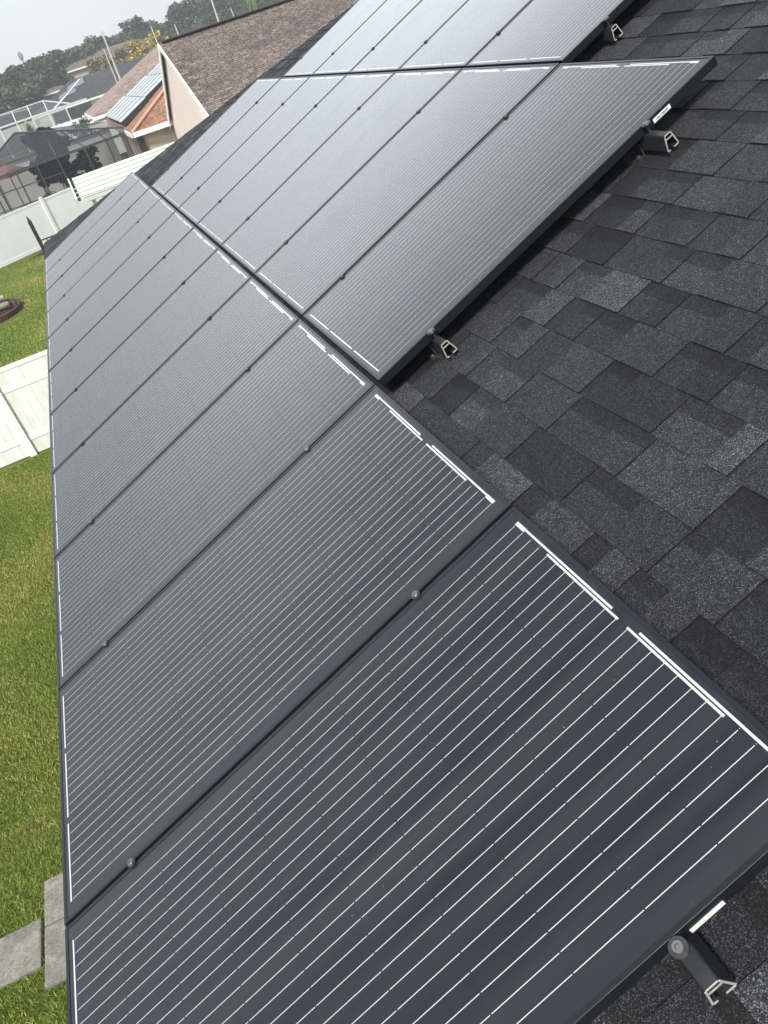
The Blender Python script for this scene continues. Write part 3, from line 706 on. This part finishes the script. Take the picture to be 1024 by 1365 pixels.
# ------------------------------------------------------------------ hip houses farther off
def hip_house(name, x0, y0, sx, sy, ez, slope, roofm, wallm, lb, over=.4, ridge_x=True, cat='house', nwin=3):
    t = empty(name, (x0, y0, 0), label=lb, cat=cat); b = MB(); a_ = min(sx, sy)/2; rz = ez+a_*slope
    if sx >= sy: r0_, r1_ = (a_, sy/2, rz), (max(sx-a_, a_+.05), sy/2, rz)
    else: r0_, r1_ = (sx/2, a_, rz), (sx/2, max(sy-a_, a_+.05), rz)
    c = [(0, 0, ez), (sx, 0, ez), (sx, sy, ez), (0, sy, ez)]
    if sx >= sy: b.face([c[0], c[1], r1_, r0_]); b.face([c[1], c[2], r1_]); b.face([c[2], c[3], r0_, r1_]); b.face([c[3], c[0], r0_])
    else: b.face([c[0], c[1], r0_]); b.face([c[1], c[2], r1_, r0_]); b.face([c[2], c[3], r1_]); b.face([c[3], c[0], r0_, r1_])
    b.build('roof', roofm, t)
    b = MB()
    for (p_, q_) in (((0, -.02), (sx, -.02)), ((0, sy+.02), (sx, sy+.02)), ((-.02, 0), (-.02, sy)), ((sx+.02, 0), (sx+.02, sy))):
        b.bar((p_[0], p_[1], ez-.10), (q_[0], q_[1], ez-.10), .04, .2)
    b.build('fascia', M_WHITE, t)
    b = MB(); b.box(over, sx-over, over, sy-over, 0, ez-.005); b.build('wall', wallm, t)
    for k in range(nwin):
        x = over+(sx-2*over)*(k+.5)/nwin; f = MB(); f.box(x-.6, x+.6, over-.03, over-.004, .9, 2.0); fo = f.build('window', M_WHITE, t)
        g_ = MB(); g_.box(x-.53, x+.53, over-.04, over-.031, .97, 1.93); g_.build('pane', M_DARK, fo)
    return t
M_SLATE = m_brick_roof('dark_slate_shingle', (.045, .050, .058), (.06, .066, .075), (.03, .033, .038), 0, .4, .16)
M_BROWN2 = m_brick_roof('far_brown_shingle', (.13, .098, .088), (.17, .135, .12), (.09, .07, .065), 0, .5, .2)
hip_house('hip_roofed_house', 3.4, 62, 26, 13.4, 2.62, .42, M_PINK, M_WHITE, 'house with pinkish brown hip roof behind the solar water heaters')
h4 = hip_house('dark_roofed_house', -1.2, 112, 30, 12, 2.65, .40, M_SLATE, M_WHITE, 'house with wide dark slate grey hip roof behind the pinkish roofed house', nwin=0)
b = MB(); b.bar((2.6, .1, 2.75), (7.1, 5.3, 4.85), .35, .1); b.build('roof_flashing', M_WHITE, h4)
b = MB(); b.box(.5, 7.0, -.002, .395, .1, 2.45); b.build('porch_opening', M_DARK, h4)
b = MB(); b.box(-.2, 2.2, -.2, -.01, 0, 2.4); b.build('sliding_door', M_GREYWALL, h4)
for (q0_, q1_, w_, lb) in (((4.9, 3.6), (7.4, 4.9), 1.0, 'upper bluish grey solar panel bank on the dark slate roof'), ((3.6, 2.3), (6.0, 3.3), .8, 'lower bluish grey solar panel bank on the dark slate roof')):
    b = MB(); 
    P = lambda x, y: (x-1.2, y+112, 2.65+.40*y+.12)
    b.face([P(q0_[0], q0_[1]-w_*.5), P(q1_[0], q1_[1]-w_*.9), P(q1_[0]+.2, q1_[1]+w_*.7), P(q0_[0]+.5, q0_[1]+w_*.8)])
    o = b.build('roof_solar_bank', M_BANK); so_ = o.modifiers.new('thick', 'SOLIDIFY'); so_.thickness = .08
    tag(o, lb, 'solar panel', 'solar banks on the dark slate roof')
hip_house('two_storey_house', 4.2, 140, 17, 9, 6.15, .30, M_BROWN2, M_TAN, 'two storey tan house with brown roof on the skyline')
hip_house('brown_roofed_house', .2, 128, 5.2, 8, 4.4, .26, M_BROWN2, M_TAN, 'small brown hip roof left of the two storey house', nwin=1)
hip_house('white_cottage', -2.9, 127, 2.6, 5, 4.6, .30, M_WHITE, M_WHITE, 'small white building at the foot of the trees on the left', nwin=1)
# white framed pool cage in front of the dark roof
wc = empty('white_pool_cage', (-1.0, 100, 0), label='white framed pool cage in front of the dark slate roof', cat='pool cage')
Xw = [-7.0, -5.2, -3.6, -1.75, -.05, 1.72, 3.6]
for x in Xw: b = MB(); b.box(x-.07, x+.07, -.06, .06, 0, 2.93); b.build('post', M_CAGEW, wc)
b = MB(); b.box(-7.0, 6.0, -.08, .08, 2.94, 3.10); b.build('eave_beam', M_CAGEW, wc)
b = MB(); b.box(-7.0, 1.8, 2.6, 2.72, 4.02, 4.14); b.bar((1.75, 2.7, 4.08), (4.2, .1, 3.1), .1); b.bar((-3.6, 2.62, 4.08), (.2, 5.5, 3.75), .1); b.build('roof_beam', M_CAGEW, wc)
for x in Xw[2:6]: b = MB(); b.bar((x, 0, 3.05), (x, 2.6, 4.08), .1); b.build('rafter', M_CAGEW, wc)
b = MB(); b.face([(-7, .0, .05), (3.6, .0, .05), (3.6, .0, 2.93), (-7, .0, 2.93)]); b.build('wall_screen', M_SCREEN_GREY, wc)
b = MB(); b.face([(-7, .05, 3.1), (3.6, .05, 3.1), (1.75, 2.62, 4.08), (-7, 2.62, 4.08)]); b.build('roof_screen', M_SCREEN_GREY, wc)
b = MB(); b.box(-7, .6, 6.0, 6.15, 0, 2.6); b.build('rear_wall', M_GREYWALL, wc)
vinyl_fence('vinyl_fence', (-1.2, 92.0), (9.0, 92.0), 1.85, 'distant white fence below the white framed pool cage', [2.4, 4.9, 7.4], [(1.75, 1.85)], M_VINYL)
ag = empty('agave', (-1.45, 85, 0), label='pale green spiky agave beside the white framed pool cage', cat='plant')
b = MB(); r = random.Random(9)
for j in range(46):
    t = r.uniform(0, 6.283); el = r.uniform(.1, 1.35); ln = r.uniform(.7, 1.15); z = r.uniform(1.9, 2.7)
    c_ = r.choice([(.16, .27, .13), (.22, .36, .20), (.11, .20, .09), (.30, .42, .30)])
    d = Vector((math.cos(t)*math.cos(el), math.sin(t)*math.cos(el), math.sin(el))); s_ = Vector((-math.sin(t), math.cos(t), 0))*.12
    o_ = Vector((0, 0, z)); p1 = o_+d*ln*.5; p2 = o_+d*ln-Vector((0, 0, .2)); b.face([o_-s_*.5, p1-s_, p1+s_, o_+s_*.5], c_); b.face([p1-s_, p2, p1+s_], c_)
b.build('leaves', M_TONE, ag); b = MB(); b.tube([(0, 0, 0), (0, 0, 2.4)], [.2, .15], 8); b.build('stem', M_BARK, ag)
tree('bush', 2.9, 78, 2.35, 1.25, 'olive and rust coloured bush in front of the pinkish roofed house', 41, 1100, .13, [(.09, .09, .04), (.12, .11, .045), (.07, .08, .035), (.22, .14, .045)], 'bush', 'bushes among the far houses', .05)
# croton hedge over the dark roof: separate bushes
CRO = [(.10, .13, .04), (.13, .16, .05), (.24, .15, .05), (.28, .22, .06), (.17, .08, .04)]
YEL = [(.42, .34, .05), (.50, .40, .06), (.20, .22, .05), (.36, .24, .05)]
for k, (x, y, h, rr, pal, lb) in enumerate([(8.6, 121.5, 6.5, 1.55, CRO, 'leftmost green and rust croton bush above the dark slate roof'), (10.4, 121.5, 6.6, 1.5, CRO, 'second green and rust croton bush above the dark slate roof'),
        (12.2, 121.5, 6.5, 1.5, CRO, 'third green and rust croton bush, beside the yellow one'), (14.2, 121.5, 7.0, 1.85, YEL, 'larger bright yellow bush at the left of the yellow pair'),
        (16.9, 121.5, 7.1, 1.7, YEL, 'smaller bright yellow bush touching the gable peak')]):
    tree('croton_bush', x, y, h, rr, lb, 60+k, 2200, .20, pal, 'bush', 'coloured bushes above the roofs', .42)
# skyline trees
r = random.Random(77)
TT = [(-7.5, 118, 7.6, 3.6), (-4.6, 122, 7.9, 3.4), (-2.0, 124, 8.4, 3.0), (-3.6, 112, 6.4, 2.6), (.6, 134, 8.6, 3.2), (3.0, 132, 8.9, 3.0), (5.2, 150, 7.9, 3.4), (8.2, 146, 8.8, 3.0), (10.4, 148, 9.8, 3.0), (13.2, 150, 8.9, 3.2),
      (16.2, 150, 8.9, 3.2), (18.4, 148, 10.2, 3.0), (20.6, 150, 9.2, 3.0), (23.2, 150, 8.3, 3.0), (26.0, 148, 10.2, 3.6), (29.6, 148, 9.9, 3.4), (33.2, 148, 10.0, 3.6), (37.2, 148, 10.6, 3.8), (41.5, 150, 10.4, 3.8), (46, 150, 10.8, 4.0)]
NAMES = ['leftmost', 'second', 'third', 'fourth', 'fifth', 'sixth', 'seventh', 'eighth', 'ninth', 'tenth', 'eleventh', 'twelfth', 'thirteenth', 'fourteenth', 'fifteenth', 'sixteenth', 'seventeenth', 'eighteenth', 'nineteenth', 'rightmost']
order = sorted(range(len(TT)), key=lambda i: (TT[i][0]-.87)/(TT[i][1]+1.6))
for rank, i in enumerate(order):
    x, y, h, rr = TT[i]
    tree('shade_tree', x, y, h*1.0, rr*1.2, 'grey green broadleaf tree on the skyline, %s from the left' % NAMES[rank] if 0 < rank < 19 else 'grey green broadleaf tree on the skyline, %s of the row' % NAMES[rank], 100+i, 6500, .25)
pl = empty('palm_tree', (25.5, 98, 0), label='palm with drooping fronds behind the brown ridge', cat='palm')
b = MB(); r = random.Random(5)
for j in range(60):
    t = r.uniform(0, 6.283); ln = r.uniform(1.6, 2.6); d = Vector((math.cos(t), math.sin(t), 0)); s_ = Vector((-math.sin(t), math.cos(t), 0))*.10
    o_ = Vector((0, 0, 7.0)); e_ = r.uniform(.1, 1.0); prev = o_; c_ = r.choice([(.10, .16, .06), (.14, .20, .08), (.07, .12, .045)])
    for k in range(1, 6):
        q = k/5; p = o_+d*ln*q*.8+Vector((0, 0, e_*q*1.6-1.9*q*q)); ww = s_*(1-q*.8); b.face([prev-s_*(1-(k-1)/5*.8), p-ww, p+ww, prev+s_*(1-(k-1)/5*.8)], c_); prev = p
b.build('fronds', M_TONE, pl); b = MB(); b.tube([(0, 0, 0), (.1, 0, 4), (0, 0, 7.0)], [.22, .16, .14], 8); b.build('trunk', M_BARK, pl)
tree('bush', 18.2, 104, 6.3, 1.3, 'bright green bush peeping over the brown ridge beside the gable peak', 45, 800, .22, [(.08, .14, .05), (.10, .17, .06)], 'bush', 'bushes among the far houses', .3)
# poles and tower
for (x, y, h, rr, tp, lb) in [(9.15, 100, 8.3, .11, (.12, 0), 'tall pale utility pole left of the croton bushes'), (8.75, 100.5, 6.8, .07, (.05, 0), 'thin short pole close beside the tall utility pole'),
        (14.4, 100, 7.35, .09, (-.08, 0), 'pale pole rising behind the yellow bush'), (16.9, 100, 6.85, .09, (-.12, 0), 'short pale pole right of the gable peak'),
        (21.45, 100, 8.3, .12, (.05, 0), 'thick pale pole standing above the brown ridge'), (23.35, 100, 6.7, .07, (-.12, 0), 'thin bent pole just left of the palm')]:
    t = empty('utility_pole', (x, y, 0), label=lb, cat='pole', group='poles behind the roofs')
    b = MB(); b.tube([(0, 0, 0), (tp[0]*.3, 0, h*.6), (tp[0], 0, h)], [rr, rr*.9, rr*.7], 8); b.build('shaft', M_POLE, t)
    b = MB(); b.box(tp[0]-.25, tp[0]+.25, -.04, .04, h-.35, h-.27); b.build('crossarm', M_POLE, t) if rr > .1 else None
tw = empty('water_tower', (0, 300, 0), label='faint water tower on the far skyline at the left', cat='tower')
b = MB(); b.tube([(0, 0, 0), (0, 0, 14)], [.35, .22], 10); b.build('column', M_TOWER, tw); b = MB(); b.tube([(0, 0, 13.6), (0, 0, 14.4), (0, 0, 15.4), (0, 0, 16.2)], [.25, .75, .75, .2], 14); b.build('tank', M_TOWER, tw)

# ------------------------------------------------------------------ haze
b = MB(); b.box(-200, 230, -60, 420, -1, 30); hz = b.build('haze', None); hm = bpy.data.materials.new('haze_air'); hm.use_nodes = True
t_ = hm.node_tree; t_.nodes.clear(); o_ = t_.nodes.new('ShaderNodeOutputMaterial'); pv = t_.nodes.new('ShaderNodeVolumePrincipled')
pv.inputs['Color'].default_value = (.86, .9, .94, 1); pv.inputs['Density'].default_value = .0014; t_.links.new(pv.outputs[0], o_.inputs['Volume'])
hz.data.materials.append(hm); tag(hz, kind='stuff')
